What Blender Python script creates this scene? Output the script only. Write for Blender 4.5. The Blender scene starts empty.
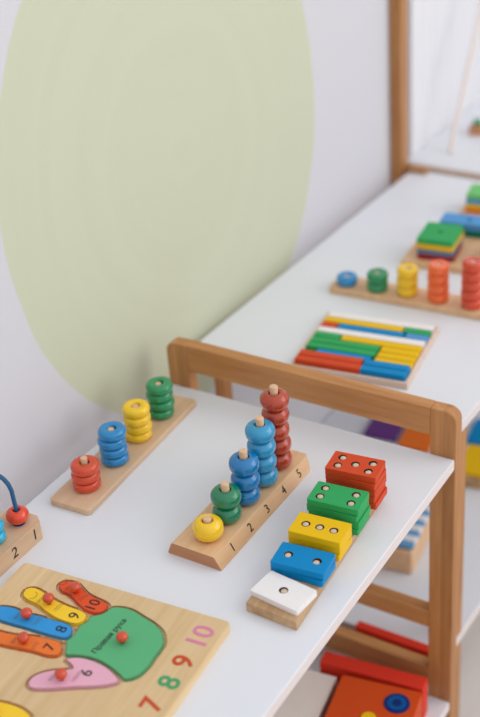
import bpy, bmesh, math, random
from mathutils import Vector, Matrix
random.seed(4)
S = 1.3                     # plan units -> metres
R = math.radians
C = bpy.context.scene.collection
SC = bpy.context.scene

# ------------------------------------------------------------------ camera
yaw, pitch, roll = -0.58840922, 0.53931545, -0.08309854
f = Vector((math.sin(yaw)*math.cos(pitch), math.cos(yaw)*math.cos(pitch), -math.sin(pitch)))
r0 = Vector((math.cos(yaw), -math.sin(yaw), 0)); u0 = r0.cross(f)
rr = math.cos(roll)*r0 + math.sin(roll)*u0
uu = -math.sin(roll)*r0 + math.cos(roll)*u0
cd = bpy.data.cameras.new('camera'); cam = bpy.data.objects.new('camera', cd); C.objects.link(cam)
M = Matrix((rr, uu, -f)).transposed().to_4x4()
M.translation = Vector((0.675, -0.87214, 0.679056))*S
cam.matrix_world = M
cd.sensor_fit = 'VERTICAL'; cd.sensor_height = 36; cd.sensor_width = 36
cd.lens = 1242.545/717*36
cd.clip_start = .05; cd.clip_end = 60
cd.dof.use_dof = True; cd.dof.focus_distance = 1.055*S; cd.dof.aperture_fstop = 2.8
SC.camera = cam

# ------------------------------------------------------------------ light
SC.view_settings.view_transform = 'Standard'; SC.view_settings.look = 'None'
SC.view_settings.gamma = 1; SC.view_settings.exposure = -0.06
SC.view_settings.use_curve_mapping = False
w = bpy.data.worlds.new('world'); SC.world = w; w.use_nodes = True
bg = w.node_tree.nodes['Background']; bg.inputs[0].default_value = (.955, .965, 1.0, 1)
# daylight room: brighter towards the windows (right, far side) and the ceiling, dimmer behind the viewer
wt = w.node_tree; wtc = wt.nodes.new('ShaderNodeTexCoord'); wd = wt.nodes.new('ShaderNodeVectorMath'); wd.operation = 'DOT_PRODUCT'
wd.inputs[1].default_value = Vector((.72, .50, .30)).normalized(); wt.links.new(wtc.outputs['Generated'], wd.inputs[0])
wm = wt.nodes.new('ShaderNodeMapRange'); wm.inputs[1].default_value = -.7; wm.inputs[2].default_value = .9; wm.inputs[3].default_value = .58; wm.inputs[4].default_value = 1.22
wt.links.new(wd.outputs['Value'], wm.inputs[0]); wt.links.new(wm.outputs[0], bg.inputs[1])

def area(name, loc, target, size, power, col):
    l = bpy.data.lights.new(name, 'AREA'); l.shape = 'RECTANGLE'; l.size, l.size_y = size
    l.energy = power; l.color = col
    o = bpy.data.objects.new(name, l); C.objects.link(o); o.location = loc
    o.rotation_euler = (Vector(target)-Vector(loc)).to_track_quat('-Z', 'Y').to_euler()
    return o
area('window_daylight', (2.7, 1.6, 1.35), (.2, 0, 0), (3.0, 3.0), 52, (1, .98, .95))

# ------------------------------------------------------------------ materials
def lin(c): return tuple(((v/255)/12.92 if v/255 <= .04045 else ((v/255+.055)/1.055)**2.4) for v in c)+(1,)
def newmat(name):
    m = bpy.data.materials.new(name); m.use_nodes = True
    return m, m.node_tree, m.node_tree.nodes['Principled BSDF']
def paint(name, c, rough=.35, coat=0.0, bump=0.0, vary=.04, spec=.3):
    m, t, b = newmat(name)
    n = t.nodes.new('ShaderNodeTexNoise'); n.inputs['Scale'].default_value = 60
    tc = t.nodes.new('ShaderNodeTexCoord'); t.links.new(tc.outputs['Object'], n.inputs['Vector'])
    mx = t.nodes.new('ShaderNodeMix'); mx.data_type = 'RGBA'
    a = lin(c); mx.inputs[6].default_value = a
    mx.inputs[7].default_value = tuple(min(1, v*(1+vary*2)) for v in a[:3])+(1,)
    t.links.new(n.outputs[0], mx.inputs[0]); t.links.new(mx.outputs[2], b.inputs['Base Color'])
    b.inputs['Roughness'].default_value = rough; b.inputs['Coat Weight'].default_value = coat; b.inputs['Specular IOR Level'].default_value = spec
    b.inputs['Coat Roughness'].default_value = .08
    if bump:
        bp = t.nodes.new('ShaderNodeBump'); bp.inputs['Strength'].default_value = bump; bp.inputs['Distance'].default_value = .001
        t.links.new(n.outputs[0], bp.inputs['Height']); t.links.new(bp.outputs[0], b.inputs['Normal'])
    return m
def wood(name, c1, c2, axis='Y', scale=1.0, rough=.5, strips=0.0, stretch=14):
    """grain along the given object axis; strips>0 adds glued laminate strips of that width (m)"""
    m, t, b = newmat(name); L = t.links.new
    tc = t.nodes.new('ShaderNodeTexCoord'); mp = t.nodes.new('ShaderNodeMapping')
    L(tc.outputs['Object'], mp.inputs['Vector'])
    sc = {'X': (1, stretch, stretch), 'Y': (stretch, 1, stretch), 'Z': (stretch, stretch, 1)}[axis]
    mp.inputs['Scale'].default_value = tuple(v*5*scale for v in sc)
    n = t.nodes.new('ShaderNodeTexNoise'); n.inputs['Scale'].default_value = 1.3; n.inputs['Detail'].default_value = 6; n.inputs['Roughness'].default_value = .6
    L(mp.outputs[0], n.inputs['Vector'])
    cr = t.nodes.new('ShaderNodeValToRGB'); cr.color_ramp.elements[0].position = .3; cr.color_ramp.elements[1].position = .7
    cr.color_ramp.elements[0].color = lin(c2); cr.color_ramp.elements[1].color = lin(c1)
    L(n.outputs[0], cr.inputs[0]); out = cr.outputs[0]
    if strips:
        sp = t.nodes.new('ShaderNodeSeparateXYZ'); L(tc.outputs['Object'], sp.inputs[0])
        dv = t.nodes.new('ShaderNodeMath'); dv.operation = 'DIVIDE'; dv.inputs[1].default_value = strips
        L(sp.outputs[{'X': 1, 'Y': 0, 'Z': 0}[axis]], dv.inputs[0])
        fl = t.nodes.new('ShaderNodeMath'); fl.operation = 'FLOOR'; L(dv.outputs[0], fl.inputs[0])
        wn = t.nodes.new('ShaderNodeTexWhiteNoise'); wn.noise_dimensions = '1D'; L(fl.outputs[0], wn.inputs['W'])
        mx = t.nodes.new('ShaderNodeMix'); mx.data_type = 'RGBA'; mx.blend_type = 'MULTIPLY'; mx.inputs[0].default_value = 1
        c3 = t.nodes.new('ShaderNodeValToRGB'); c3.color_ramp.elements[0].color = (.80, .78, .74, 1); c3.color_ramp.elements[1].color = (1, 1, 1, 1)
        L(wn.outputs[0], c3.inputs[0]); L(out, mx.inputs[6]); L(c3.outputs[0], mx.inputs[7]); out = mx.outputs[2]
    L(out, b.inputs['Base Color']); b.inputs['Roughness'].default_value = rough
    bp = t.nodes.new('ShaderNodeBump'); bp.inputs['Strength'].default_value = .12; bp.inputs['Distance'].default_value = .0006
    L(n.outputs[0], bp.inputs['Height']); L(bp.outputs[0], b.inputs['Normal'])
    return m
bam = ((210, 152, 92), (178, 116, 60))
M_bamX = wood('bamboo_grain_x', *bam, axis='X', rough=.42, strips=.02)
M_bamY = wood('bamboo_grain_y', *bam, axis='Y', rough=.42, strips=.02)
M_bamZ = wood('bamboo_grain_z', *bam, axis='Z', rough=.42, strips=.02)
M_maple = wood('maple', (232, 194, 152), (214, 170, 126), axis='Y', stretch=9, rough=.4)
M_maple_end = wood('maple_end_grain', (198, 142, 98), (176, 118, 78), axis='X', stretch=6, rough=.55)
M_beech = wood('beech', (222, 190, 156), (202, 166, 130), axis='Y', stretch=9, rough=.5)
M_oak = wood('striped_oak', (206, 172, 130), (166, 126, 84), axis='Y', stretch=12, scale=.9, rough=.55)
M_ply = wood('birch_board', (242, 214, 168), (228, 192, 140), axis='Y', stretch=13, scale=1.1, rough=.5, strips=.055)
M_tray = wood('pale_tray_wood', (226, 204, 188), (212, 186, 168), axis='X', rough=.5)
M_dowel = wood('dowel_wood', (222, 206, 184), (202, 180, 154), axis='Z', stretch=8, rough=.6)
M_peg = wood('peg_wood', (232, 200, 166), (212, 172, 134), axis='Z', stretch=8, rough=.6)
M_lam = paint('white_laminate', (226, 228, 233), rough=.38, vary=.004)
M_edge = paint('laminate_edge', (226, 216, 214), rough=.5, vary=.01)
M_ink = paint('black_ink', (48, 44, 42), rough=.6)
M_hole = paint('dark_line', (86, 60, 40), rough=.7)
def gloss(n, c): return paint(n, c, rough=.2, coat=.7, vary=.02, spec=.45)
G = dict(red=gloss('gloss_red', (210, 66, 26)), deepred=gloss('gloss_deep_red', (174, 56, 24)), green=gloss('gloss_green', (8, 138, 82)),
         dkgreen=gloss('gloss_dark_green', (10, 122, 82)), blue=gloss('gloss_blue', (0, 132, 194)), ltblue=gloss('gloss_light_blue', (38, 146, 192)),
         midblue=gloss('gloss_mid_blue', (0, 116, 176)), yellow=gloss('gloss_yellow', (242, 196, 0)), orange=gloss('gloss_orange', (240, 102, 34)),
         cyan=gloss('gloss_cyan', (0, 170, 206)), wirebead=gloss('gloss_orange_red', (222, 62, 20)))
def satin(n, c): return paint(n, c, rough=.5, coat=0, spec=.18, vary=.03, bump=.05)
P = dict(red=satin('satin_red', (206, 72, 34)), green=satin('satin_green', (48, 162, 90)), blue=satin('satin_blue', (0, 132, 192)),
         yellow=satin('satin_yellow', (232, 186, 14)), white=satin('satin_white', (236, 232, 230)),
         orange=satin('satin_orange', (232, 116, 40)), purple=satin('satin_purple', (104, 58, 130)), tealgreen=satin('satin_teal_green', (0, 116, 96)),
         midblue=satin('satin_mid_blue', (0, 84, 150)), paleblue=satin('satin_pale_blue', (104, 160, 204)), slate=satin('satin_slate_blue', (96, 116, 150)), maroon=satin('satin_maroon', (150, 24, 36)), skyblue=satin('satin_sky_blue', (84, 150, 206)),
         lime=satin('satin_light_green', (112, 192, 112)), pk_orange=satin('printed_orange', (232, 120, 54)), pk_yellow=satin('printed_yellow', (244, 202, 52)),
         pk_blue=satin('printed_blue', (52, 150, 214)), pk_red=satin('printed_red', (222, 84, 44)), pk_pink=satin('printed_pink', (228, 172, 190)),
         pk_green=satin('printed_green', (92, 176, 122)), num_pink=satin('number_pink', (212, 130, 160)), num_red=satin('number_red', (196, 78, 44)),
         num_green=satin('number_green', (70, 156, 104)), darkblue=satin('dark_blue', (18, 44, 110)), boxorange=satin('box_orange', (206, 74, 22)),
         boxred=satin('box_red', (216, 54, 34)), knob=gloss('knob_red', (206, 68, 26)))

# ------------------------------------------------------------------ mesh helpers (plan units in, metres out)
def finish(bm, name, mats, parent=None, loc=None, rotz=0, rot=None, bevel=0, smooth=None, seg=2):
    bmesh.ops.recalc_face_normals(bm, faces=bm.faces)
    bmesh.ops.scale(bm, vec=(S, S, S), verts=bm.verts)
    me = bpy.data.meshes.new(name); bm.to_mesh(me); bm.free()
    for m in (mats if isinstance(mats, (list, tuple)) else [mats]): me.materials.append(m)
    o = bpy.data.objects.new(name, me); C.objects.link(o)
    if parent: o.parent = parent
    if loc: o.location = Vector(loc)*S
    o.rotation_euler = rot if rot else (0, 0, rotz)
    if smooth is not None:
        me.polygons.foreach_set('use_smooth', [True]*len(me.polygons))
        if smooth < 180: me.set_sharp_from_angle(angle=R(smooth))
    if bevel:
        b = o.modifiers.new('bevel', 'BEVEL'); b.width = bevel*S; b.segments = seg; b.limit_method = 'ANGLE'; b.angle_limit = R(35)
        b.harden_normals = False
        me.polygons.foreach_set('use_smooth', [True]*len(me.polygons)); me.set_sharp_from_angle(angle=R(60))
    return o
def tag(o, label, cat, group=None, kind=None):
    o['label'] = label; o['category'] = cat
    if group: o['group'] = group
    if kind: o['kind'] = kind
    return o
def struct(o): o['kind'] = 'structure'; return o
def thing(name, label, cat, loc=(0, 0, 0), rotz=0, group=None):
    o = bpy.data.objects.new(name, None); C.objects.link(o); o.location = Vector(loc)*S; o.rotation_euler = (0, 0, rotz)
    o.empty_display_size = .02
    return tag(o, label, cat, group)
def B(): return bmesh.new()
def box(bm, x0, x1, y0, y1, z0, z1, mat=0):
    v = [bm.verts.new((x, y, z)) for z in (z0, z1) for x, y in ((x0, y0), (x1, y0), (x1, y1), (x0, y1))]
    for q in ((3, 2, 1, 0), (4, 5, 6, 7), (0, 1, 5, 4), (1, 2, 6, 5), (2, 3, 7, 6), (3, 0, 4, 7)):
        bm.faces.new([v[i] for i in q]).material_index = mat
    return bm
def prism(bm, pts, z0, z1, mat=0, fn=None):
    """pts 2-D outline; fn maps (a,b,h)->xyz"""
    fn = fn or (lambda a, b, h: (a, b, h))
    lo = [bm.verts.new(fn(a, b, z0)) for a, b in pts]; hi = [bm.verts.new(fn(a, b, z1)) for a, b in pts]
    n = len(pts); fs = [bm.faces.new(lo[::-1]), bm.faces.new(hi)]
    fs += [bm.faces.new((lo[i], lo[(i+1) % n], hi[(i+1) % n], hi[i])) for i in range(n)]
    for q in fs: q.material_index = mat
    return fs
def circ(cx, cy, r, n=24): return [(cx+r*math.cos(2*math.pi*i/n), cy+r*math.sin(2*math.pi*i/n)) for i in range(n)]
def holed(bm, outer, holes, z0, z1, mat=0, holemat=None):
    loops = [outer]+holes; edges = []; vl = []
    for lp in loops:
        vs = [bm.verts.new((a, b, z1)) for a, b in lp]; vl.append(vs)
        edges += [bm.edges.new((vs[i], vs[(i+1) % len(vs)])) for i in range(len(vs))]
    top = [g for g in bmesh.ops.triangle_fill(bm, use_beauty=True, use_dissolve=False, edges=edges)['geom'] if isinstance(g, bmesh.types.BMFace)]
    low = {v: bm.verts.new((v.co.x, v.co.y, z0)) for vs in vl for v in vs}
    for q in top:
        q.material_index = mat; bm.faces.new([low[v] for v in q.verts][::-1]).material_index = mat
    for k, vs in enumerate(vl):
        for i in range(len(vs)):
            a, b = vs[i], vs[(i+1) % len(vs)]
            bm.faces.new((a, b, low[b], low[a])).material_index = (mat if k == 0 or holemat is None else holemat)
def lathe(bm, prof, n=32, closed=True, c=(0, 0, 0), mat=0):
    rings = [[bm.verts.new((c[0]+r*math.cos(2*math.pi*i/n), c[1]+r*math.sin(2*math.pi*i/n), c[2]+z)) for i in range(n)] for r, z in prof]
    m = len(prof)
    for k in range(m if closed else m-1):
        a, b = rings[k], rings[(k+1) % m]
        for i in range(n): bm.faces.new((a[i], a[(i+1) % n], b[(i+1) % n], b[i])).material_index = mat
    if not closed:
        bm.faces.new(rings[0][::-1]).material_index = mat; bm.faces.new(rings[-1]).material_index = mat
def ring_prof(rin, rout, h, n=12, flat=.25, cr=1.0):
    """a fat bead/ring section: rounded outside, hole of radius rin"""
    out = []
    rho = h/2*cr; cx = rout-rho
    for i in range(n+1):
        a = -math.pi/2+math.pi*i/n
        zc = rho if a < 0 else h-rho
        if i == n//2 and cr < 1: out.append((rout, rho)); zc = h-rho
        out.append((cx+rho*math.cos(a), zc+rho*math.sin(a)))
    out.append((rin+.0010, h*.985)); out.append((rin+.0003, h*.95)); out.append((rin, h*.88)); out.append((rin, h*.12)); out.append((rin+.0010, h*.015))
    return out
def tube(bm, path, r, n=12, mat=0):
    rings = []
    for i, p in enumerate(path):
        p = Vector(p); a = Vector(path[max(i-1, 0)]); b = Vector(path[min(i+1, len(path)-1)]); t = (b-a).normalized()
        s = t.cross(Vector((1, 0, 0.01))).normalized(); q = t.cross(s)
        rings.append([bm.verts.new(p+r*(math.cos(2*math.pi*k/n)*s+math.sin(2*math.pi*k/n)*q)) for k in range(n)])
    for a, b in zip(rings, rings[1:]):
        for k in range(n): bm.faces.new((a[k], a[(k+1) % n], b[(k+1) % n], b[k])).material_index = mat
    bm.faces.new(rings[0][::-1]); bm.faces.new(rings[-1])
def smooth_poly(pts, it=2):
    for _ in range(it):
        q = []
        for i in range(len(pts)):
            a, b = pts[i], pts[(i+1) % len(pts)]
            q += [(a[0]*.75+b[0]*.25, a[1]*.75+b[1]*.25), (a[0]*.25+b[0]*.75, a[1]*.25+b[1]*.75)]
        pts = q
    return pts
def offset(pts, d):
    A = sum(pts[i][0]*pts[(i+1) % len(pts)][1]-pts[(i+1) % len(pts)][0]*pts[i][1] for i in range(len(pts)))
    sg = 1 if A > 0 else -1; o = []
    for i in range(len(pts)):
        a, p, b = pts[i-1], pts[i], pts[(i+1) % len(pts)]
        tx, ty = b[0]-a[0], b[1]-a[1]; l = math.hypot(tx, ty) or 1
        o.append((p[0]+sg*d*ty/l, p[1]-sg*d*tx/l))
    return o
def text_into(bm, s, size, mtx, mat, ext=.00012, bold=0.0):
    """lettering laid into the surface mesh (plan units)"""
    cu = bpy.data.curves.new('lettering', 'FONT'); cu.body = s; cu.size = size; cu.extrude = ext
    cu.align_x = 'CENTER'; cu.align_y = 'CENTER'; cu.offset = bold; cu.resolution_u = 4
    o = bpy.data.objects.new('lettering', cu); C.objects.link(o)
    dg = bpy.context.evaluated_depsgraph_get(); me = bpy.data.meshes.new_from_object(o.evaluated_get(dg))
    bpy.data.objects.remove(o); bpy.data.curves.remove(cu)
    n0 = len(bm.verts); f0 = len(bm.faces); bm.from_mesh(me); bm.verts.ensure_lookup_table(); bm.faces.ensure_lookup_table()
    for v in bm.verts[n0:]: v.co = mtx @ v.co
    for q in bm.faces[f0:]: q.material_index = mat
    bpy.data.meshes.remove(me)
def frame_mtx(origin, xdir, ydir):
    x = Vector(xdir).normalized(); y = Vector(ydir).normalized(); z = x.cross(y)
    m = Matrix((x, y, z)).transposed().to_4x4(); m.translation = Vector(origin); return m
def dup(root, loc=None, rotz=None, label=None, group=None):
    r = root.copy(); C.objects.link(r)
    if loc is not None: r.location = Vector(loc)*S
    if rotz is not None: r.rotation_euler = (0, 0, rotz)
    if label: r['label'] = label
    if group: r['group'] = group
    for ch in list(root.children):
        c = ch.copy(); C.objects.link(c); c.parent = r
        for g in ch.children:
            d = g.copy(); C.objects.link(d); d.parent = c
    return r

# ------------------------------------------------------------------ the setting
FL = -.42
def wall_material():
    m, t, b = newmat('wall_paint_with_green_circle'); L = t.links.new
    tc = t.nodes.new('ShaderNodeTexCoord')
    nz = t.nodes.new('ShaderNodeTexNoise'); nz.inputs['Scale'].default_value = 7; nz.inputs['Detail'].default_value = 3
    L(tc.outputs['Object'], nz.inputs['Vector'])
    sub = t.nodes.new('ShaderNodeVectorMath'); sub.operation = 'MULTIPLY_ADD'; sub.inputs[1].default_value = (0, .012, .012)
    L(nz.outputs[1], sub.inputs[0]); L(tc.outputs['Object'], sub.inputs[2])
    mp = t.nodes.new('ShaderNodeMapping'); mp.vector_type = 'TEXTURE'
    mp.inputs['Location'].default_value = (0, .1045*S+.006, .2100*S+.006); mp.inputs['Rotation'].default_value = (R(-62), 0, 0)
    mp.inputs['Scale'].default_value = (1, .298*S, .270*S)
    L(sub.outputs[0], mp.inputs['Vector'])
    s2 = t.nodes.new('ShaderNodeVectorMath'); s2.operation = 'MULTIPLY'; s2.inputs[1].default_value = (0, 1, 1); L(mp.outputs[0], s2.inputs[0])
    ln = t.nodes.new('ShaderNodeVectorMath'); ln.operation = 'LENGTH'; L(s2.outputs[0], ln.inputs[0])
    cr = t.nodes.new('ShaderNodeMapRange'); cr.inputs[1].default_value = .995; cr.inputs[2].default_value = 1.005; cr.inputs[3].default_value = 1; cr.inputs[4].default_value = 0
    L(ln.outputs['Value'], cr.inputs[0])
    # faint rollered streaks following the rim of the circle
    rg = t.nodes.new('ShaderNodeTexNoise'); rg.inputs['Scale'].default_value = 1
    cb = t.nodes.new('ShaderNodeCombineXYZ'); ml = t.nodes.new('ShaderNodeMath'); ml.operation = 'MULTIPLY'; ml.inputs[1].default_value = 18
    L(ln.outputs['Value'], ml.inputs[0]); L(ml.outputs[0], cb.inputs[0])
    at = t.nodes.new('ShaderNodeVectorMath'); at.operation = 'ADD'; L(cb.outputs[0], at.inputs[0]); L(tc.outputs['Object'], at.inputs[1]); L(at.outputs[0], rg.inputs['Vector'])
    gc = t.nodes.new('ShaderNodeMix'); gc.data_type = 'RGBA'; gc.inputs[6].default_value = lin((201, 204, 178)); gc.inputs[7].default_value = lin((205, 209, 184))
    L(rg.outputs[0], gc.inputs[0])
    mx = t.nodes.new('ShaderNodeMix'); mx.data_type = 'RGBA'; mx.inputs[6].default_value = lin((212, 211, 216)); L(gc.outputs[2], mx.inputs[7]); L(cr.outputs[0], mx.inputs[0])
    L(mx.outputs[2], b.inputs['Base Color']); b.inputs['Roughness'].default_value = .75
    bp = t.nodes.new('ShaderNodeBump'); bp.inputs['Strength'].default_value = .06; bp.inputs['Distance'].default_value = .002
    n3 = t.nodes.new('ShaderNodeTexNoise'); n3.inputs['Scale'].default_value = 180; L(tc.outputs['Object'], n3.inputs['Vector']); L(n3.outputs[0], bp.inputs['Height']); L(bp.outputs[0], b.inputs['Normal'])
    return m
struct(finish(box(B(), -.12, -.024, -1.4, 1.5, FL, 1.4), 'wall_left', wall_material()))
M_wall = paint('plain_wall', (226, 224, 229), rough=.8, vary=.01)
struct(finish(box(B(), -.12, 3.0, 1.5, 1.6, FL, 1.4), 'wall_back', M_wall))
struct(finish(box(B(), -.12, 3.0, -1.4, 1.6, FL-.05, FL), 'floor', wood('pale_floor', (232, 224, 218), (222, 212, 206), axis='Y', rough=.4, strips=.16, stretch=8)))
struct(finish(box(B(), -.024, -.016, -1.4, 1.5, FL, FL+.06), 'baseboard_left', M_lam))

# ------------------------------------------------------------------ shelf units
def rounded_post(bm, x0, x1, z0, z1, y0, y1, rad, side):
    """upright whose outer top corner is rounded; outline in xz extruded along y"""
    arc = [(math.cos(a), math.sin(a)) for a in [R(90*i/8) for i in range(9)]]
    if side > 0: pts = [(x0, z0), (x1, z0)]+[(x1-rad+rad*c, z1-rad+rad*s) for c, s in arc]+[(x0, z1)]
    else: pts = [(x1, z1)]+[(x0+rad-rad*c, z1-rad+rad*s) for c, s in arc[::-1]]+[(x0, z0), (x1, z0)]
    prism(bm, pts, y0, y1, fn=lambda a, b, h: (a, h, b))
def end_frame(parent, y0, y1, top=.0499, rails=(), xl=0, xr=.3207):
    for side, a, b in ((-1, xl, xl+.0256), (1, xr-.0256, xr)):
        bm = B(); rounded_post(bm, a, b, FL, top, y0, y1, .011, side); finish(bm, 'post', M_bamZ, parent, bevel=.0012)
    for nm, z0, z1 in rails:
        bm = B(); box(bm, xl+.0256, xr-.0256, y0+(0 if nm == 'top_rail' else .0005), y1, z0, z1); finish(bm, nm, M_bamX, parent, bevel=.0010)
un = thing('shelf_unit', 'bamboo framed shelf with white shelves in the foreground carrying bead and domino toys', 'shelf', (0, 0, FL))
un.location = (0, 0, 0)
def slab(bm, x0, x1, y0, y1, z0, z1):
    box(bm, x0, x1, y0, y1, z0, z1)
    for q in bm.faces:
        q.normal_update()
        q.material_index = 0 if abs(q.normal.z) > .5 else 1
    return bm
finish(slab(B(), 0.001, .32, -.66, -.0002, -.0118, 0), 'shelf_top', [M_lam, M_edge], un, bevel=.0010)
finish(slab(B(), 0.001, .32, -.66, -.0002, -.324, -.312), 'lower_shelf', [M_lam, M_edge], un, bevel=.0008)
rl = (('top_rail', .0201, .0499), ('cross_rail', -.218, -.1965), ('cross_rail', -.300, -.2735))
end_frame(un, 0, .0141, rails=rl, xl=.0035)
end_frame(un, -.6741, -.66, rails=rl)

PH = -.02828
def T2(x, y, z=0):
    c, s = math.cos(PH), math.sin(PH); return (-.0212+x*c-y*s, x*s+y*c, z)
un2 = thing('shelf_unit', 'long white topped shelf behind the bamboo rail, running on along the wall', 'shelf')
un2.location = Vector((-.0212, 0, 0))*S; un2.rotation_euler = (0, 0, PH)
finish(slab(B(), .004, .322, .068, .609, -.0118, 0), 'shelf_top', [M_lam, M_edge], un2, bevel=.001)
bm = B(); prism(bm, [(-.0022, .034), (.322, .034), (.322, .609), (.004, .609), (.004, .575), (-.0182, .575)], -.292, -.280)
for q in bm.faces: q.normal_update(); q.material_index = 0 if abs(q.normal.z) > .5 else 1
finish(bm, 'middle_shelf', [M_lam, M_edge], un2, bevel=.001)
finish(slab(B(), .004, .290, .018, .609, -.322, -.31), 'bottom_shelf', [M_lam, M_edge], un2, bevel=.001)
for x0, x1, y0 in ((.026, .040, .075), (.300, .3215, .068), (.03, .045, .585), (.300, .315, .585)):
    finish(box(B(), x0, x1, y0, y0+.014, FL, -.0118), 'leg', M_bamZ, un2, bevel=.001)

# ------------------------------------------------------------------ far end of the shelf
o = finish(box(B(), -.023, -.007, .588, .6105, FL, .9), 'wooden_upright', M_bamZ, bevel=.001)
tag(o, 'tall brown wooden upright against the wall at the far end of the shelves', 'post')
t = thing('side_cabinet', 'white topped cabinet beyond the far end of the shelves', 'cabinet', (0, 0, 0))
finish(box(B(), -.0235, .40, .645, 1.45, FL, -.012), 'body', M_lam, t, bevel=.001)
finish(box(B(), -.0235, .405, .6215, 1.46, -.012, .004), 'worktop', M_lam, t, bevel=.002)
finish(box(B(), -.006, .34, .6190, .6212, -.010, .003), 'edge_strip', M_tray, t, bevel=.001)
o = finish(box(B(), -.005, .027, .5960, .6070, .0003, .0085), 'wooden_block', M_bamX, bevel=.003)
tag(o, 'small orange brown wooden block lying at the foot of the tall upright', 'block')
bm = B(); n = 120; pf = []
for i in range(n+1):
    y = .640+(1.48-.640)*i/n; a = .0035*math.sin(i*.42)+.002*math.sin(i*.93+1)
    pf.append((-.0165+a, y))
prism(bm, pf+[(-.0236, 1.48), (-.0236, .640)], .0045, 1.3)
tag(finish(bm, 'curtain', paint('white_cloth', (228, 228, 231), rough=.9, vary=.01), smooth=50), 'white curtain hanging along the wall past the tall upright', 'curtain')
bm = B(); tube(bm, [(.030, .672, .0045), (.030, .6850, .034), (.030, .7780, .1896), (.030, .98, .53)], .0032, 10)
tag(finish(bm, 'wooden_pole', paint('pale_pole', (236, 222, 214), rough=.6), smooth=60), 'thin pale wooden pole leaning up over the white cabinet top', 'pole')
t = thing('toy_house', 'small orange wooden toy with a green top at the right edge on the white cabinet', 'toy', (.036, .757, .004), R(20))
bm = B(); prism(bm, [(-.012, 0), (.012, 0), (.012, .010), (0, .015), (-.012, .010)], -.010, .010, fn=lambda a, b, h: (a, h, b)); finish(bm, 'body', M_maple_end, t, bevel=.0006)
bm = B(); prism(bm, [(-.006, .0130), (.006, .0130), (.006, .021), (-.006, .021)], -.006, .006, fn=lambda a, b, h: (a, h, b)); finish(bm, 'top_block', G['green'], t, bevel=.001)

# ------------------------------------------------------------------ four-peg ring stacker at the wall
WORD = {1: 'only', 2: 'two', 3: 'three', 4: 'four', 5: 'five'}
POS = {1: ['only'], 2: ['lower', 'top'], 3: ['bottom', 'middle', 'top'], 4: ['bottom', 'second lowest', 'second highest', 'top'],
       5: ['bottom', 'second lowest', 'middle', 'second highest', 'top']}
t = thing('ring_stacker_base', 'flat pale wooden board under the red, blue, yellow and green ring stacks by the wall', 'toy base', (.0372, -.1195, 0), R(3.2))
bm = B()
def rrect(x0, x1, y0, y1, r, n=5):
    o = []
    for cx, cy, a0 in ((x1-r, y0+r, -90), (x1-r, y1-r, 0), (x0+r, y1-r, 90), (x0+r, y0+r, 180)):
        o += [(cx+r*math.cos(R(a0+90*i/n)), cy+r*math.sin(R(a0+90*i/n))) for i in range(n+1)]
    return o
prism(bm, rrect(-.0225, .0215, -.1000, .0945, .004), 0, .0062); finish(bm, 'board', M_beech, t, bevel=.0008)
ringspots = [(.0410, -.1885, 'red', 3), (.0400, -.1447, 'blue', 4), (.0382, -.1030, 'yellow', 4), (.0352, -.0605, 'green', 4)]
TH = .0093
ring_o = {}
def ring_bm(rin, rout, h, cr=1.0): bm = B(); lathe(bm, ring_prof(rin, rout, h, cr=cr), 36); return bm
GN = {'red': 'red', 'blue': 'blue', 'yellow': 'yellow', 'green': 'green', 'orange': 'orange'}
for x, y, c, n in ringspots:
    base = None
    lx, ly = x-.0372, y+.1195; a = -R(3.2)
    bm = B(); ph = n*TH+(.0045 if c == 'red' else -.001); lathe(bm, [(.0032, 0), (.0032, ph-.0006), (.0026, ph)], 16, closed=False)
    finish(bm, 'peg', M_peg, t, loc=(lx*math.cos(a)-ly*math.sin(a), lx*math.sin(a)+ly*math.cos(a), .0060), smooth=40)
    for k in range(n):
        lab = f'{POS[n][k]} {c} ring of the {c} stack on the long board by the wall'
        dx, dy = (random.uniform(-.0008, .0008) for _ in range(2))
        if c == 'red' and k == 2: dx, dy = .0009, -.0006
        z = .0062+k*TH+.00005
        if base is None:
            base = finish(ring_bm(.0044, .0134, TH, .86), 'stacking_ring', G[c], loc=(x+dx, y+dy, z), smooth=180)
            tag(base, lab, 'ring', 'rings on the long board by the wall')
        else: dup(base, (x+dx, y+dy, z), random.random()*6, lab)
    
# ------------------------------------------------------------------ counting board 1-5
t = thing('counting_board', 'wooden counting board numbered 1 to 5 with bead stacks in the middle of the shelf', 'toy base', (0, 0, 0))
bm = B()
x0, x1 = .1558, .2090; ya, yb = -.2278, -.0655; h = .0122
sec = [(x0, 0), (x1, 0), (x1, .0010), (.2028, h-.0003), (.2020, h), (x0+.0062, h), (x0+.0040, h-.0009), (x0+.0008, .0035), (x0, .0015)]
# far end has rounded corners: sweep sections
stations = [(ya, 0, 0), (yb-.012, 0, 0), (yb-.006, .0012, .0010), (yb-.002, .0040, .0036), (yb, .0090, .0085)]
prev = None
cxm = (x0+x1)/2
for (y, inl, inr) in stations:
    ring = []
    for a, b in sec:
        xx = min(max(a, x0+inl), x1-inr)
        ring.append(bm.verts.new((xx, y, b)))
    if prev:
        for i in range(len(sec)): bm.faces.new((prev[i], prev[(i+1) % len(sec)], ring[(i+1) % len(sec)], ring[i]))
    else: bm.faces.new(ring[::-1]).material_index = 1
    prev = ring
bm.faces.new(prev)
for i, (px, y) in enumerate([(0, -.2080), (0, -.1787), (0, -.1500), (0, -.1205), (0, -.0925)]):
    n = Vector((h-.0013, 0, .2090-.2028)).normalized(); up = Vector((-(.2090-.2028), 0, h-.0013)).normalized()
    ctr = Vector((.2059, y+.004, .0066))+n*.00015
    text_into(bm, str(i+1), .0112, frame_mtx(ctr, (0, 1, 0), up), 2)
finish(bm, 'board', [M_maple, M_maple_end, M_ink], t)
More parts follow.
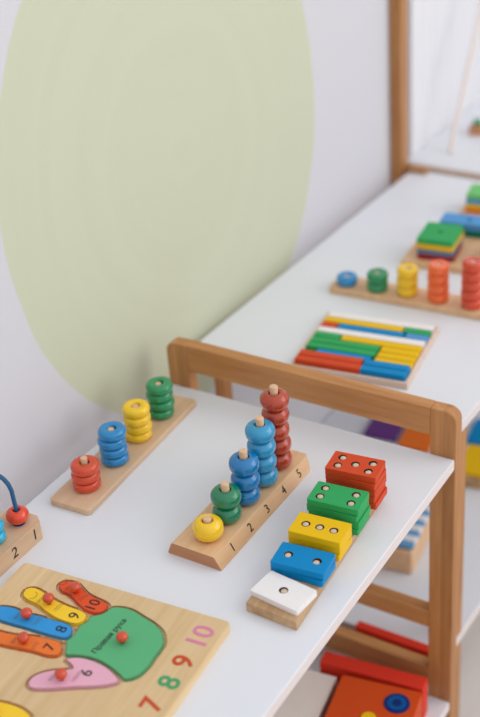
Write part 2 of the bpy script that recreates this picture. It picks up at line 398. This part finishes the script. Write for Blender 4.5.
beadspots = [(.1842, -.2061, 'yellow', 'yellow', 1), (.1859, -.1782, 'green', 'dkgreen', 2), (.1876, -.1490, 'blue', 'midblue', 3), (.1880, -.1198, 'light blue', 'ltblue', 4), (.1868, -.0915, 'dark red', 'deepred', 5)]
BH = .0158
for x, y, cn, g, n in beadspots:
    base = None
    hh = n*BH+(.0065 if n > 1 else .0046)
    bm = B(); lathe(bm, [(.0037, 0), (.0037, hh-.0006), (.0031, hh)], 18, closed=False); finish(bm, 'peg', M_peg, t, loc=(x, y, h-.0002), smooth=40)
    for k in range(n):
        lab = f'{POS[n][k]} {cn} bead of the {cn} stack on the numbered board' if n > 1 else 'single yellow bead on the near peg of the numbered board'
        z = h+k*BH+.0001; dx, dy = (random.uniform(-.0005, .0005) for _ in range(2))
        if base is None:
            base = finish(ring_bm(.0043, .0129 if n < 5 else .0125, BH, .88), 'counting_bead', G[g], loc=(x+dx, y+dy, z), smooth=180)
            tag(base, lab, 'bead', 'beads on the numbered counting board')
            if n == 1: base.scale = (1.03, 1.03, 1.13)
        else:
            o = dup(base, (x+dx, y+dy, z), 0, lab)
            if k == n-1: o.scale = (1.04, 1.04, 1.0)

# ------------------------------------------------------------------ domino-like plates on pegs
DA = R(5.0)
t = thing('plate_sorter_base', 'pale striped wooden base under the coloured plates near the shelf edge', 'toy base', (.2698, -.172, 0), DA)
bm = B(); q_ = [(.2524, -.2595), (.2990, -.2610), (.2870, -.0900), (.2440, -.0870)]
prism(bm, [((a-.2698)*math.cos(-DA)-(b+.172)*math.sin(-DA), (a-.2698)*math.sin(-DA)+(b+.172)*math.cos(-DA)) for a, b in q_], 0, .009)
finish(bm, 'board', M_oak, t, bevel=.0006)
PT = .0067
def holes_for(n):
    return {1: [(0, 0)], 2: [(-.0125, 0), (.0125, 0)], 3: [(-.0125, 0), (0, 0), (.0125, 0)],
            4: [(-.0140, -.006), (-.0140, .006), (.0140, -.006), (.0140, .006)],
            5: [(-.0140, -.006), (-.0140, .006), (.0140, -.006), (.0140, .006), (0, 0)]}[n]
plates = [(.2757, -.2385, 'white', 1, .0058), (.2742, -.2056, 'blue', 2, PT), (.2722, -.1714, 'yellow', 3, PT), (.2708, -.1345, 'green', 4, PT), (.2684, -.0968, 'red', 5, PT)]
for x, y, c, n, pt in plates:
    a = -DA; lx, ly = x-.2698, y+.172; cx, cy = lx*math.cos(a)-ly*math.sin(a), lx*math.sin(a)+ly*math.cos(a)
    for hx, hy in holes_for(n):
        bm = B(); hh = n*pt-.0006; lathe(bm, [(.0027, 0), (.0027, hh-.0004), (.0022, hh)], 16, closed=False)
        finish(bm, 'peg', M_dowel, t, loc=(cx+hx, cy+hy, .0088), smooth=40)
    base = None; num = {1: 'one hole', 2: 'two holes', 3: 'three holes', 4: 'four holes', 5: 'five holes'}[n]
    for k in range(n):
        rot = DA+R(random.uniform(-1.6, 1.6)); dx, dy = (random.uniform(-.0007, .0007) for _ in range(2))
        if n == 1: rot = R(-6)
        lab = 'thin white wooden plate with one hole set askew on the pale base' if n == 1 else f'{c} wooden plate with {num}, {POS[n][k]} of the {c} pile near the shelf edge'
        loc = (x+dx, y+dy, .0090+k*pt+.00005)
        if base is None:
            bm = B(); hw, hd = (.0232, .0135) if n > 1 else (.0226, .0142)
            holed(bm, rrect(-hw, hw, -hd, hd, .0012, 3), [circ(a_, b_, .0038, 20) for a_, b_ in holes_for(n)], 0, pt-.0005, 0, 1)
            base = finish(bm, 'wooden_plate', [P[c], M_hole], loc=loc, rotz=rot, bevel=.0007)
            tag(base, lab, 'block', 'pierced plates on the pale base')
        else: dup(base, loc, rot, lab)

# ------------------------------------------------------------------ hand puzzle
TH0 = R(5.05); PC = (.2514, -.2834, 0)
shapes = {
 'little': [(-.1496,-.0148),(-.1499,-.0094),(-.1448,-.006),(-.1366,-.0054),(-.1289,-.0099),(-.12,-.0144),(-.1095,-.0159),(-.1002,-.0176),(-.0969,-.0211),(-.0977,-.0275),(-.1023,-.0312),(-.1116,-.0315),(-.1212,-.0275),(-.1305,-.0224),(-.1372,-.0196),(-.1431,-.0198)],
 'ring': [(-.1719,-.0334),(-.1726,-.0272),(-.1675,-.0236),(-.1597,-.0243),(-.1439,-.0297),(-.1289,-.0322),(-.1144,-.0327),(-.1086,-.0344),(-.1061,-.0401),(-.1087,-.0472),(-.1159,-.0486),(-.1267,-.0483),(-.1393,-.0456),(-.1526,-.0401),(-.1619,-.039),(-.168,-.0373)],
 'middle': [(-.1838,-.0590),(-.1822,-.0545),(-.1772,-.0515),(-.1677,-.0499),(-.1562,-.0525),(-.1456,-.0504),(-.1314,-.0502),(-.1178,-.0493),(-.1111,-.0517),(-.1077,-.0594),(-.1101,-.0642),(-.1179,-.0653),(-.1327,-.0659),(-.1493,-.0659),(-.1609,-.0666),(-.1700,-.0667),(-.1800,-.0645)],
 'index': [(-.1745,-.0850),(-.1740,-.0790),(-.1690,-.0768),(-.1601,-.0768),(-.1494,-.0755),(-.1382,-.0716),(-.1256,-.0695),(-.1135,-.0685),(-.1073,-.0718),(-.1040,-.0790),(-.1060,-.0830),(-.1126,-.0854),(-.1265,-.0853),(-.1413,-.0876),(-.1515,-.0888),(-.1650,-.0898),(-.1715,-.0885)],
 'thumb': [(-.1098,-.1163),(-.1116,-.1102),(-.1079,-.1024),(-.0991,-.0955),(-.0900,-.0912),(-.0862,-.0890),(-.092,-.0855),(-.0985,-.0836),(-.092,-.0785),(-.0827,-.0763),(-.0713,-.0768),(-.0601,-.0795),(-.0508,-.0841),(-.0465,-.0868),(-.0519,-.0931),(-.0615,-.0987),(-.0751,-.1048),(-.0914,-.1136),(-.1019,-.1179),(-.1066,-.1182)],
 'palm': [(-.0955,-.0205),(-.0872,-.0170),(-.0774,-.0165),(-.0657,-.0203),(-.0565,-.0226),(-.0471,-.0267),(-.0422,-.03),(-.0351,-.04),(-.0347,-.0483),(-.035,-.0567),(-.0343,-.0646),(-.0359,-.075),(-.0399,-.0812),(-.0452,-.0845),(-.0499,-.0815),(-.0612,-.0770),(-.0739,-.0740),(-.0847,-.0745),(-.0937,-.0770),(-.1000,-.0795),(-.1025,-.0762),(-.1052,-.0697),(-.1082,-.0672),(-.1060,-.0600),(-.1060,-.0521),(-.1076,-.0485),(-.1040,-.0420),(-.1048,-.0350),(-.1000,-.0320),(-.0960,-.0270)],
 'other': [(-.132,-.150),(-.130,-.143),(-.122,-.1385),(-.110,-.1368),(-.098,-.1375),(-.088,-.1415),(-.0865,-.150),(-.092,-.158),(-.104,-.1625),(-.120,-.163),(-.129,-.158)]}
shapes = {k: smooth_poly(v, 1) for k, v in shapes.items()}
t = thing('hand_puzzle_board', 'pale wooden puzzle board with hand shaped hollow and numbers 7 to 10 along its edge', 'puzzle', PC, TH0)
text_specs = [('10', -.0128, -.0228, 'num_pink', .0245), ('9', -.0122, -.0508, 'num_red', .0240), ('8', -.0118, -.0736, 'num_green', .0240), ('7', -.0130, -.0975, 'num_red', .0240), ('6', -.0130, -.1215, 'num_pink', .0240)]
nmats = [wood('cut_edge', (208, 164, 118), (186, 140, 96))]
def hollowed(outer, cutters, z_top, z_floor):
    """board with flat-bottomed hollows of the given outlines (overlapping outlines merge)"""
    from mathutils.geometry import delaunay_2d_cdt
    vs = []; fs = []
    for lp in [outer]+cutters:
        if sum(lp[i][0]*lp[(i+1) % len(lp)][1]-lp[(i+1) % len(lp)][0]*lp[i][1] for i in range(len(lp))) < 0: lp = lp[::-1]
        fs.append(list(range(len(vs), len(vs)+len(lp)))); vs += [Vector(p) for p in lp]
    ov, oe, of, _, _, orig = delaunay_2d_cdt(vs, [], fs, 1, 1e-6)
    bm = B(); cache = {}
    def V(i, z):
        if (i, z) not in cache: cache[(i, z)] = bm.verts.new((ov[i].x, ov[i].y, z))
        return cache[(i, z)]
    own = {}
    for q, og in zip(of, orig):
        hol = any(k > 0 for k in og); z = z_floor if hol else z_top
        bm.faces.new([V(i, z) for i in q])
        for i in range(len(q)): own[(q[i], q[(i+1) % len(q)])] = z
    for (a, b), z in own.items():
        z2 = own.get((b, a), 0 if (b, a) not in own else None)
        if (b, a) not in own: bm.faces.new((V(b, z), V(a, z), V(a, 0.0), V(b, 0.0)))
        elif z > z2: bm.faces.new((V(b, z), V(a, z), V(a, z2), V(b, z2))).material_index = 1
    rim = [e for e in bm.edges if len(e.link_faces) == 1 and all(v.co.z == 0 for v in e.verts)]
    bmesh.ops.triangle_fill(bm, use_beauty=True, edges=rim)
    return bm
bm = hollowed(rrect(-.1935, .0015, -.27, .0005, .0040), [offset(v, .0023) for v in shapes.values()], .0078, .0056)
for s_, x, y, c, sz in text_specs:
    nmats.append(P[c]); text_into(bm, s_, sz, frame_mtx((x, y, .0079), (0, 1, 0), (-1, 0, 0)), len(nmats), bold=.0004)
finish(bm, 'board', [M_ply]+nmats, t)
c_, s_ = math.cos(TH0), math.sin(TH0)
def pz(x, y, z): return (PC[0]+x*c_-y*s_, PC[1]+x*s_+y*c_, z)
pieces = [('palm', 'pk_green', None, (-.0657, -.0512), 'green palm puzzle piece with Cyrillic words and a red knob'),
          ('little', 'pk_red', ('10', (-.1098, -.0242)), (-.1311, -.0162), 'red finger puzzle piece numbered 10 with a red knob'),
          ('ring', 'pk_yellow', ('9', (-.1168, -.0401)), (-.1442, -.0355), 'yellow finger puzzle piece numbered 9 with a red knob'),
          ('middle', 'pk_blue', ('8', (-.1180, -.0569)), (-.1509, -.0567), 'blue finger puzzle piece numbered 8 with a red knob'),
          ('index', 'pk_orange', ('7', (-.1157, -.0772)), (-.1372, -.0806), 'orange finger puzzle piece numbered 7 with a red knob'),
          ('thumb', 'pk_pink', ('6', (-.0744, -.0893)), (-.0884, -.1021), 'pink thumb puzzle piece numbered 6 with a red knob'),
          ('other', 'pk_yellow', None, (-.118, -.1505), 'yellow rounded puzzle piece at the lower left corner of the picture')]
M_line = paint('printed_outline', (92, 62, 48), rough=.6)
for k, c, txt, kn, lab in pieces:
    pts = offset(shapes[k], -.0002); pc = (sum(p[0] for p in pts)/len(pts), sum(p[1] for p in pts)/len(pts))
    t = thing('puzzle_piece', lab, 'puzzle piece', pz(pc[0], pc[1], .0057), TH0, 'pieces of the hand puzzle')
    L_ = [(a-pc[0], b-pc[1]) for a, b in pts]
    bm = B(); fs = prism(bm, L_, 0, .0030)
    # printed dark outline: a narrow rim on the top face
    fs[1].normal_update(); top = fs[1]
    res = bmesh.ops.inset_region(bm, faces=[top], thickness=.00045, use_even_offset=True)
    for q in res['faces']: q.material_index = 1
    zt = .00315
    if txt:
        text_into(bm, txt[0], .0135, frame_mtx((txt[1][0]-pc[0], txt[1][1]-pc[1], zt), (0, 1, 0), (-1, 0, 0)), 2)
        # printed knuckle creases and nail, thin dark lines set into the face
        if k != 'thumb':
            ang = math.atan2(txt[1][1]-kn[1], txt[1][0]-kn[0]) if k != 'index' else R(2)
            for d in (.0085, .0105, -.0085, -.0100):
                cx, cy = kn[0]+d*math.cos(ang)-pc[0], kn[1]+d*math.sin(ang)-pc[1]
                nx, ny = -math.sin(ang), math.cos(ang)
                tx, ty = math.cos(ang), math.sin(ang)
                w_, l_ = .00018, .0045
                prism(bm, [(cx+nx*l_+tx*w_, cy+ny*l_+ty*w_), (cx+nx*l_-tx*w_, cy+ny*l_-ty*w_), (cx-nx*l_-tx*w_, cy-ny*l_-ty*w_), (cx-nx*l_+tx*w_, cy-ny*l_+ty*w_)], .0030, .0031, 1)
            if k in ('ring', 'little'):
                q = [(kn[0]-.0195*math.cos(ang)-pc[0]+.0045*math.cos(R(a)), kn[1]-.0195*math.sin(ang)-pc[1]+.0042*math.sin(R(a))) for a in range(-80, 90, 20)]
                for a, b in zip(q, q[1:]):
                    tt = Vector((b[0]-a[0], b[1]-a[1])).normalized()*.00016; nx, ny = -tt.y, tt.x
                    prism(bm, [(a[0]+nx, a[1]+ny), (a[0]-nx, a[1]-ny), (b[0]-nx, b[1]-ny), (b[0]+nx, b[1]+ny)], .0030, .0031, 1)
        else:
            for cx0 in (-.0790, -.0806, -.0955, -.0970):
                cx, cy = cx0-pc[0], -.0975-pc[1]-(.086+cx0)*-.35
                prism(bm, [(cx-.0002, cy-.0055), (cx+.0002, cy-.0055), (cx+.0002, cy+.0055), (cx-.0002, cy+.0055)], .0030, .0031, 1)
    if k == 'palm':
        text_into(bm, '\u041f\u0440\u0430\u0432\u0430\u044f \u0440\u0443\u043a\u0430', .0068, frame_mtx((-.0790-pc[0], -.0490-pc[1], zt), (.09, 1, 0), (-1, .09, 0)), 2)
    finish(bm, 'piece_face', [P[c], M_line, M_ink], t)
    bm = B(); lathe(bm, [(.0020, 0), (.0020, .0022), (.0036, .0030), (.0047, .0046), (.0048, .0062), (.0042, .0078), (.0028, .0088), (.0010, .0091)], 20, closed=False)
    finish(bm, 'knob', P['knob'], t, loc=(kn[0]-pc[0], kn[1]-pc[1], .0030), smooth=180)

# ------------------------------------------------------------------ bead-and-wire counter at the left edge
t = thing('wire_counter', 'pale wooden block numbered 1 and 2 with a blue wire arch at the left edge', 'toy', (.0015, .0040, 0))
bm = B()
prism(bm, [(.006, -.2635), (.012, -.2600), (.0375, -.2600), (.0440, -.2650), (.0440, -.430), (.006, -.430)], 0, .0190)
for i, (s_, y) in enumerate((('1', -.2735), ('2', -.3000), ('3', -.3265))):
    text_into(bm, s_, .0155, frame_mtx((.0441, y, .0100), (0, 1, 0), (0, 0, 1)), 1)
finish(bm, 'block', [M_beech, M_ink], t)
pa = [(.0285, -.2745, .0185), (.0285, -.2745, .036), (.0287, -.2752, .046)]
for i in range(1, 20):
    a = math.pi*i/20; pa.append((.0290, -.339+.0640*math.cos(a), .046+.055*math.sin(a)))
pa += [(.0285, -.4035, .036), (.0285, -.4035, .0185)]
bm = B(); tube(bm, pa, .0020, 14); finish(bm, 'wire_arch', paint('blue_wire', (28, 92, 138), rough=.35, coat=.3), t, smooth=60)
for i in range(1, 3):
    bm = B(); lathe(bm, [(.0026, 0), (.0026, .044)], 12, closed=False); finish(bm, 'peg', M_dowel, t, loc=(.0270, -.2745-.0285*i, .0185), smooth=40)
o = finish(ring_bm(.0028, .0102, .0125), 'wire_bead', G['wirebead'], loc=(.0300, -.2705, .0210), smooth=180)
tag(o, 'orange red bead threaded on the blue wire above the number 1', 'bead')
bm = B(); lathe(bm, [(.0024, 0), (.0060, 0), (.0060, .0018), (.0024, .0018)], 20)
tag(finish(bm, 'washer', P['darkblue'], loc=(.0300, -.2705, .0191), smooth=40), 'dark washer under the orange red bead on the blue wire', 'washer')
for k in range(2):
    o = finish(ring_bm(.0030, .0098, .0105), 'wire_bead', G['cyan'], loc=(.0285, -.2990, .0191+k*.0106), smooth=180)
    tag(o, ('lower', 'upper')[k]+' cyan bead behind the number 2 at the left edge', 'bead', 'cyan beads at the left edge')

# ------------------------------------------------------------------ tray of number rods on the far shelf
RA = R(8.0)
t = thing('rod_tray', 'shallow pale wooden tray holding coloured rods behind the bamboo rail', 'tray', (.1600, .1400, 0), RA)
bm = B(); box(bm, -.0635, .0635, -.0600, .0600, 0, .0025); finish(bm, 'tray_base', M_tray, t)
for a in ((-.0635, .0635, -.0600, -.0565), (-.0635, .0635, .0565, .0600), (-.0635, -.0600, -.0565, .0565), (.0600, .0635, -.0565, .0565)):
    finish(box(B(), *a, .0025, .0075), 'tray_rim', M_tray, t, bevel=.0005)
rows = [[(0, .60, 'red'), (.60, 1, 'blue')], [(0, .58, 'red'), (.60, 1, 'blue')], [(.12, .62, 'blue'), (.66, 1, 'yellow')], [(0, .64, 'green'), (.66, 1, 'yellow')],
        [(0, .64, 'green'), (.66, 1, 'yellow')], [(.0, .24, 'green'), (.26, 1, 'yellow')], [(0, 1, 'white')], [(0, .14, 'red'), (.16, .78, 'blue'), (.80, 1, 'skyblue')], [(0, .74, 'yellow'), (.76, 1, 'green')], [(0, 1, 'white')]]
names = ['nearest', 'second nearest', 'third nearest', 'fourth nearest', 'fifth nearest', 'fifth farthest', 'fourth farthest', 'third farthest', 'second farthest', 'farthest']
ca, sa = math.cos(RA), math.sin(RA)
for i, row in enumerate(rows):
    yc = -.0508+i*.0113
    for a, b, c in row:
        xa, xb = -.0592+a*.1184, -.0592+b*.1184; xc = (xa+xb)/2
        bm = B(); n = max(1, round((xb-xa)/.0118)); hw = (xb-xa)/2
        box(bm, -hw, hw, -.0049, .0049, 0, .0075 if i > 1 else .0105)
        g = bmesh.ops.bisect_plane
        o = finish(bm, 'number_rod', P[c], loc=(.1600+xc*ca-yc*sa, .1400+xc*sa+yc*ca, .00255), rotz=RA, bevel=.0008)
        cc = {'skyblue': 'light blue'}.get(c, c)
        tag(o, f'{cc} rod in the {names[i]} row of the rod tray', 'rod', 'number rods in the tray')

# ------------------------------------------------------------------ five-peg ring board on the far shelf
t = thing('ring_stacker_base', 'blurred wooden board under five ring stacks rising from blue to red on the far shelf', 'toy base', (.158, .262, 0), R(3))
bm = B(); prism(bm, rrect(-.096, .115, -.017, .017, .003), 0, .0080); finish(bm, 'board', M_maple, t, bevel=.0008)
T5 = .0113
for x, y, c, n in [(.079, .2560, 'blue', 1), (.117, .2575, 'green', 2), (.1525, .2615, 'yellow', 3), (.1895, .2620, 'orange', 4), (.2290, .2635, 'red', 5)]:
    lx, ly = x-.158, y-.262; a = -R(3)
    bm = B(); lathe(bm, [(.0025, 0), (.0025, n*T5-.001)], 12, closed=False)
    finish(bm, 'peg', M_dowel, t, loc=(lx*math.cos(a)-ly*math.sin(a), lx*math.sin(a)+ly*math.cos(a), .0078), smooth=40)
    base = None
    for k in range(n):
        z = .0081+k*T5
        lab = (f'{POS[n][k]} {c} ring of the {c} stack on the blurred five peg board' if n > 1 else 'single blue ring on the first peg of the blurred five peg board')
        if base is None:
            base = finish(ring_bm(.0034, .0122, T5-.0001, .62), 'stacking_ring', G[c if c != 'red' else 'deepred'] if c != 'red' else G['red'], loc=(x, y, z), smooth=180)
            tag(base, lab, 'ring', 'rings on the five peg board')
        else: dup(base, (x+random.uniform(-.0005, .0005), y, z), 1.0*k, lab)

# ------------------------------------------------------------------ shape plates on their base, far shelf
QA = R(8)
t = thing('shape_sorter_base', 'wooden base holding stacks of square coloured plates far along the shelf', 'toy base', (.182, .402, 0), QA)
bm = B(); prism(bm, [(-.080, -.058), (.078, -.058), (.078, .058), (-.040, .058), (-.050, .012), (-.078, -.006)], 0, .0085); finish(bm, 'board', M_maple, t, bevel=.0008)
for px_, py_, n in ((-.0415, -.0250, 4), (.033, -.028, 3), (-.022, .036, 2)):
    bm = B(); lathe(bm, [(.003, 0), (.003, n*.0062-.001)], 12, closed=False); finish(bm, 'peg', M_dowel, t, loc=(px_, py_, .0084), smooth=40)
cq, sq = math.cos(QA), math.sin(QA)
def at2(a, b, z): return (.182+a*cq-b*sq, .402+a*sq+b*cq, z)
def stack(ctr, hw, hd, cols, z0, h, name, where, rot=QA, group='plates on the far shape base', hole=True):
    for k, c in enumerate(cols):
        bm = B(); cn = {'lime': 'light green', 'slate': 'grey blue', 'maroon': 'dark red', 'tealgreen': 'dark green', 'skyblue': 'light blue'}.get(c, c)
        if hole: holed(bm, rrect(-hw, hw, -hd, hd, .0015, 3), [circ(0, 0, .0038, 16)], 0, h-.0001)
        else: prism(bm, rrect(-hw, hw, -hd, hd, .0015, 3), 0, h-.0001)
        o = finish(bm, name, P[c], loc=(ctr[0], ctr[1], z0+k*h+.00005), rotz=rot+R(random.uniform(-1.5, 1.5)), bevel=.0005)
        tag(o, f'{cn} {where}, {POS[len(cols)][k]} of the pile' if len(cols) > 1 else f'{cn} {where}', 'block', group)
stack(at2(-.0415, -.0250, 0), .0220, .0240, ['maroon', 'slate', 'yellow', 'green'], .0085, .0066, 'square_plate', 'square plate at the left of the far base')
stack(at2(.033, -.028, 0), .0195, .0225, ['deepred' if 0 else 'maroon', 'tealgreen', 'orange'], .0085, .0068, 'square_plate', 'square plate at the right edge behind the orange rings')
stack(at2(-.022, .036, 0), .034, .0135, ['tealgreen', 'skyblue'], .0085, .0085, 'long_plate', 'long plate behind the square pile')
t = thing('shape_sorter_base', 'small wooden stand under the farthest pile of plates on the shelf', 'toy base', (.143, .512, 0), R(8))
bm = B(); prism(bm, rrect(-.026, .040, -.020, .022, .003), 0, .006); finish(bm, 'board', M_maple, t, bevel=.0008)
stack((.148, .513), .024, .018, ['orange', 'yellow', 'skyblue', 'lime'], .006, .0062, 'square_plate', 'plate of the farthest pile at the right edge', rot=R(8), group='plates of the farthest pile', hole=False)

# ------------------------------------------------------------------ things on the lower shelves
Z2 = -.280
for x, y, c, lab, hw, hd, z in [(.0630, .3790, 'purple', 'purple square tile on the shelf below, seen under the bamboo rail', .0225, .0215, Z2),
                         (.1130, .3800, 'orange', 'orange square tile beside the purple one, seen under the bamboo rail', .0215, .0265, Z2),
                         (.1960, .4290, 'blue', 'blue square tile on the shelf below, right of the bamboo post', .0270, .0280, Z2),
                         (.2160, .3450, 'yellow', 'yellow square tile on a wooden block right of the bamboo post', .0250, .0300, Z2+.0162)]:
    bm = B(); prism(bm, rrect(-hw, hw, -hd, hd, .002, 3), 0, .006)
    tag(finish(bm, 'colour_tile', P[c], loc=(x, y, z+.0001), rotz=R(8), bevel=.0008), lab, 'tile', 'colour tiles on the shelf below')
bm = B(); prism(bm, rrect(-.026, .026, -.032, .032, .003), 0, .0160)
tag(finish(bm, 'low_block', M_oak, loc=(.2160, .3450, Z2+.0001), rotz=R(8), bevel=.001), 'brown wooden block under the yellow tile right of the post', 'block')
t = thing('bar_block', 'tan wooden block topped with blue and white bars under the near shelf', 'toy', (.2180, .1300, Z2), R(7))
bm = B(); prism(bm, [(-.100, 0), (0, 0), (0, .150), (-.100, .150)], 0, .0330); finish(bm, 'block', M_maple, t, bevel=.003)
for i in range(14):
    bm = B(); box(bm, -.098, -.0005, .004+i*.0100, .0138+i*.0100, .0331, .0390)
    finish(bm, 'bar', P['paleblue'] if i % 2 == 0 else P['white'], t, bevel=.0015)
tag(finish(box(B(), -.046, .046, -.005, .005, 0, .0385), 'red_box', P['boxred'], loc=(.247, .0240, -.31), rotz=0, bevel=.001), 'thin red strip of a box seen between the two cross rails', 'box')
Z3 = -.312
t = thing('orange_box', 'flat orange box with a blue ring mark on the lowest shelf at the bottom right', 'box', (.2658, -.0480, Z3), R(10))
bm = B(); prism(bm, rrect(-.0425, .0425, -.135, 0, .004), 0, .0460); finish(bm, 'lid', P['boxorange'], t, bevel=.001)
bm = B(); prism(bm, circ(.0215, -.0225, .0132, 32), .0460, .0469); finish(bm, 'blue_disc', P['darkblue'], t, bevel=.0003)
bm = B(); lathe(bm, [(.0050, .0469), (.0095, .0469), (.0095, .0474), (.0050, .0474)], 28, c=(.0215, -.0225, 0)); finish(bm, 'blue_ring', P['midblue'], t)
bm = B(); prism(bm, circ(.000, -.0490, .0075, 24), .0460, .0467); finish(bm, 'yellow_disc', P['yellow'], t)
tag(finish(box(B(), -.056, .056, -.0085, .0085, 0, .0475), 'red_box', P['boxred'], loc=(.2500, -.0365, Z3), rotz=R(7), bevel=.0008), 'long narrow red box behind the orange box with the blue ring', 'box')
bm = B(); prism(bm, [(-.062, -.125), (.004, -.112), (-.012, -.006), (-.070, -.014)], 0, .0400)
tag(finish(bm, 'cream_box', paint('cream_card', (226, 214, 204), rough=.8), loc=(.2300, -.050, Z3), rotz=0, bevel=.001), 'cream coloured box standing left of the orange box on the lowest shelf', 'box')
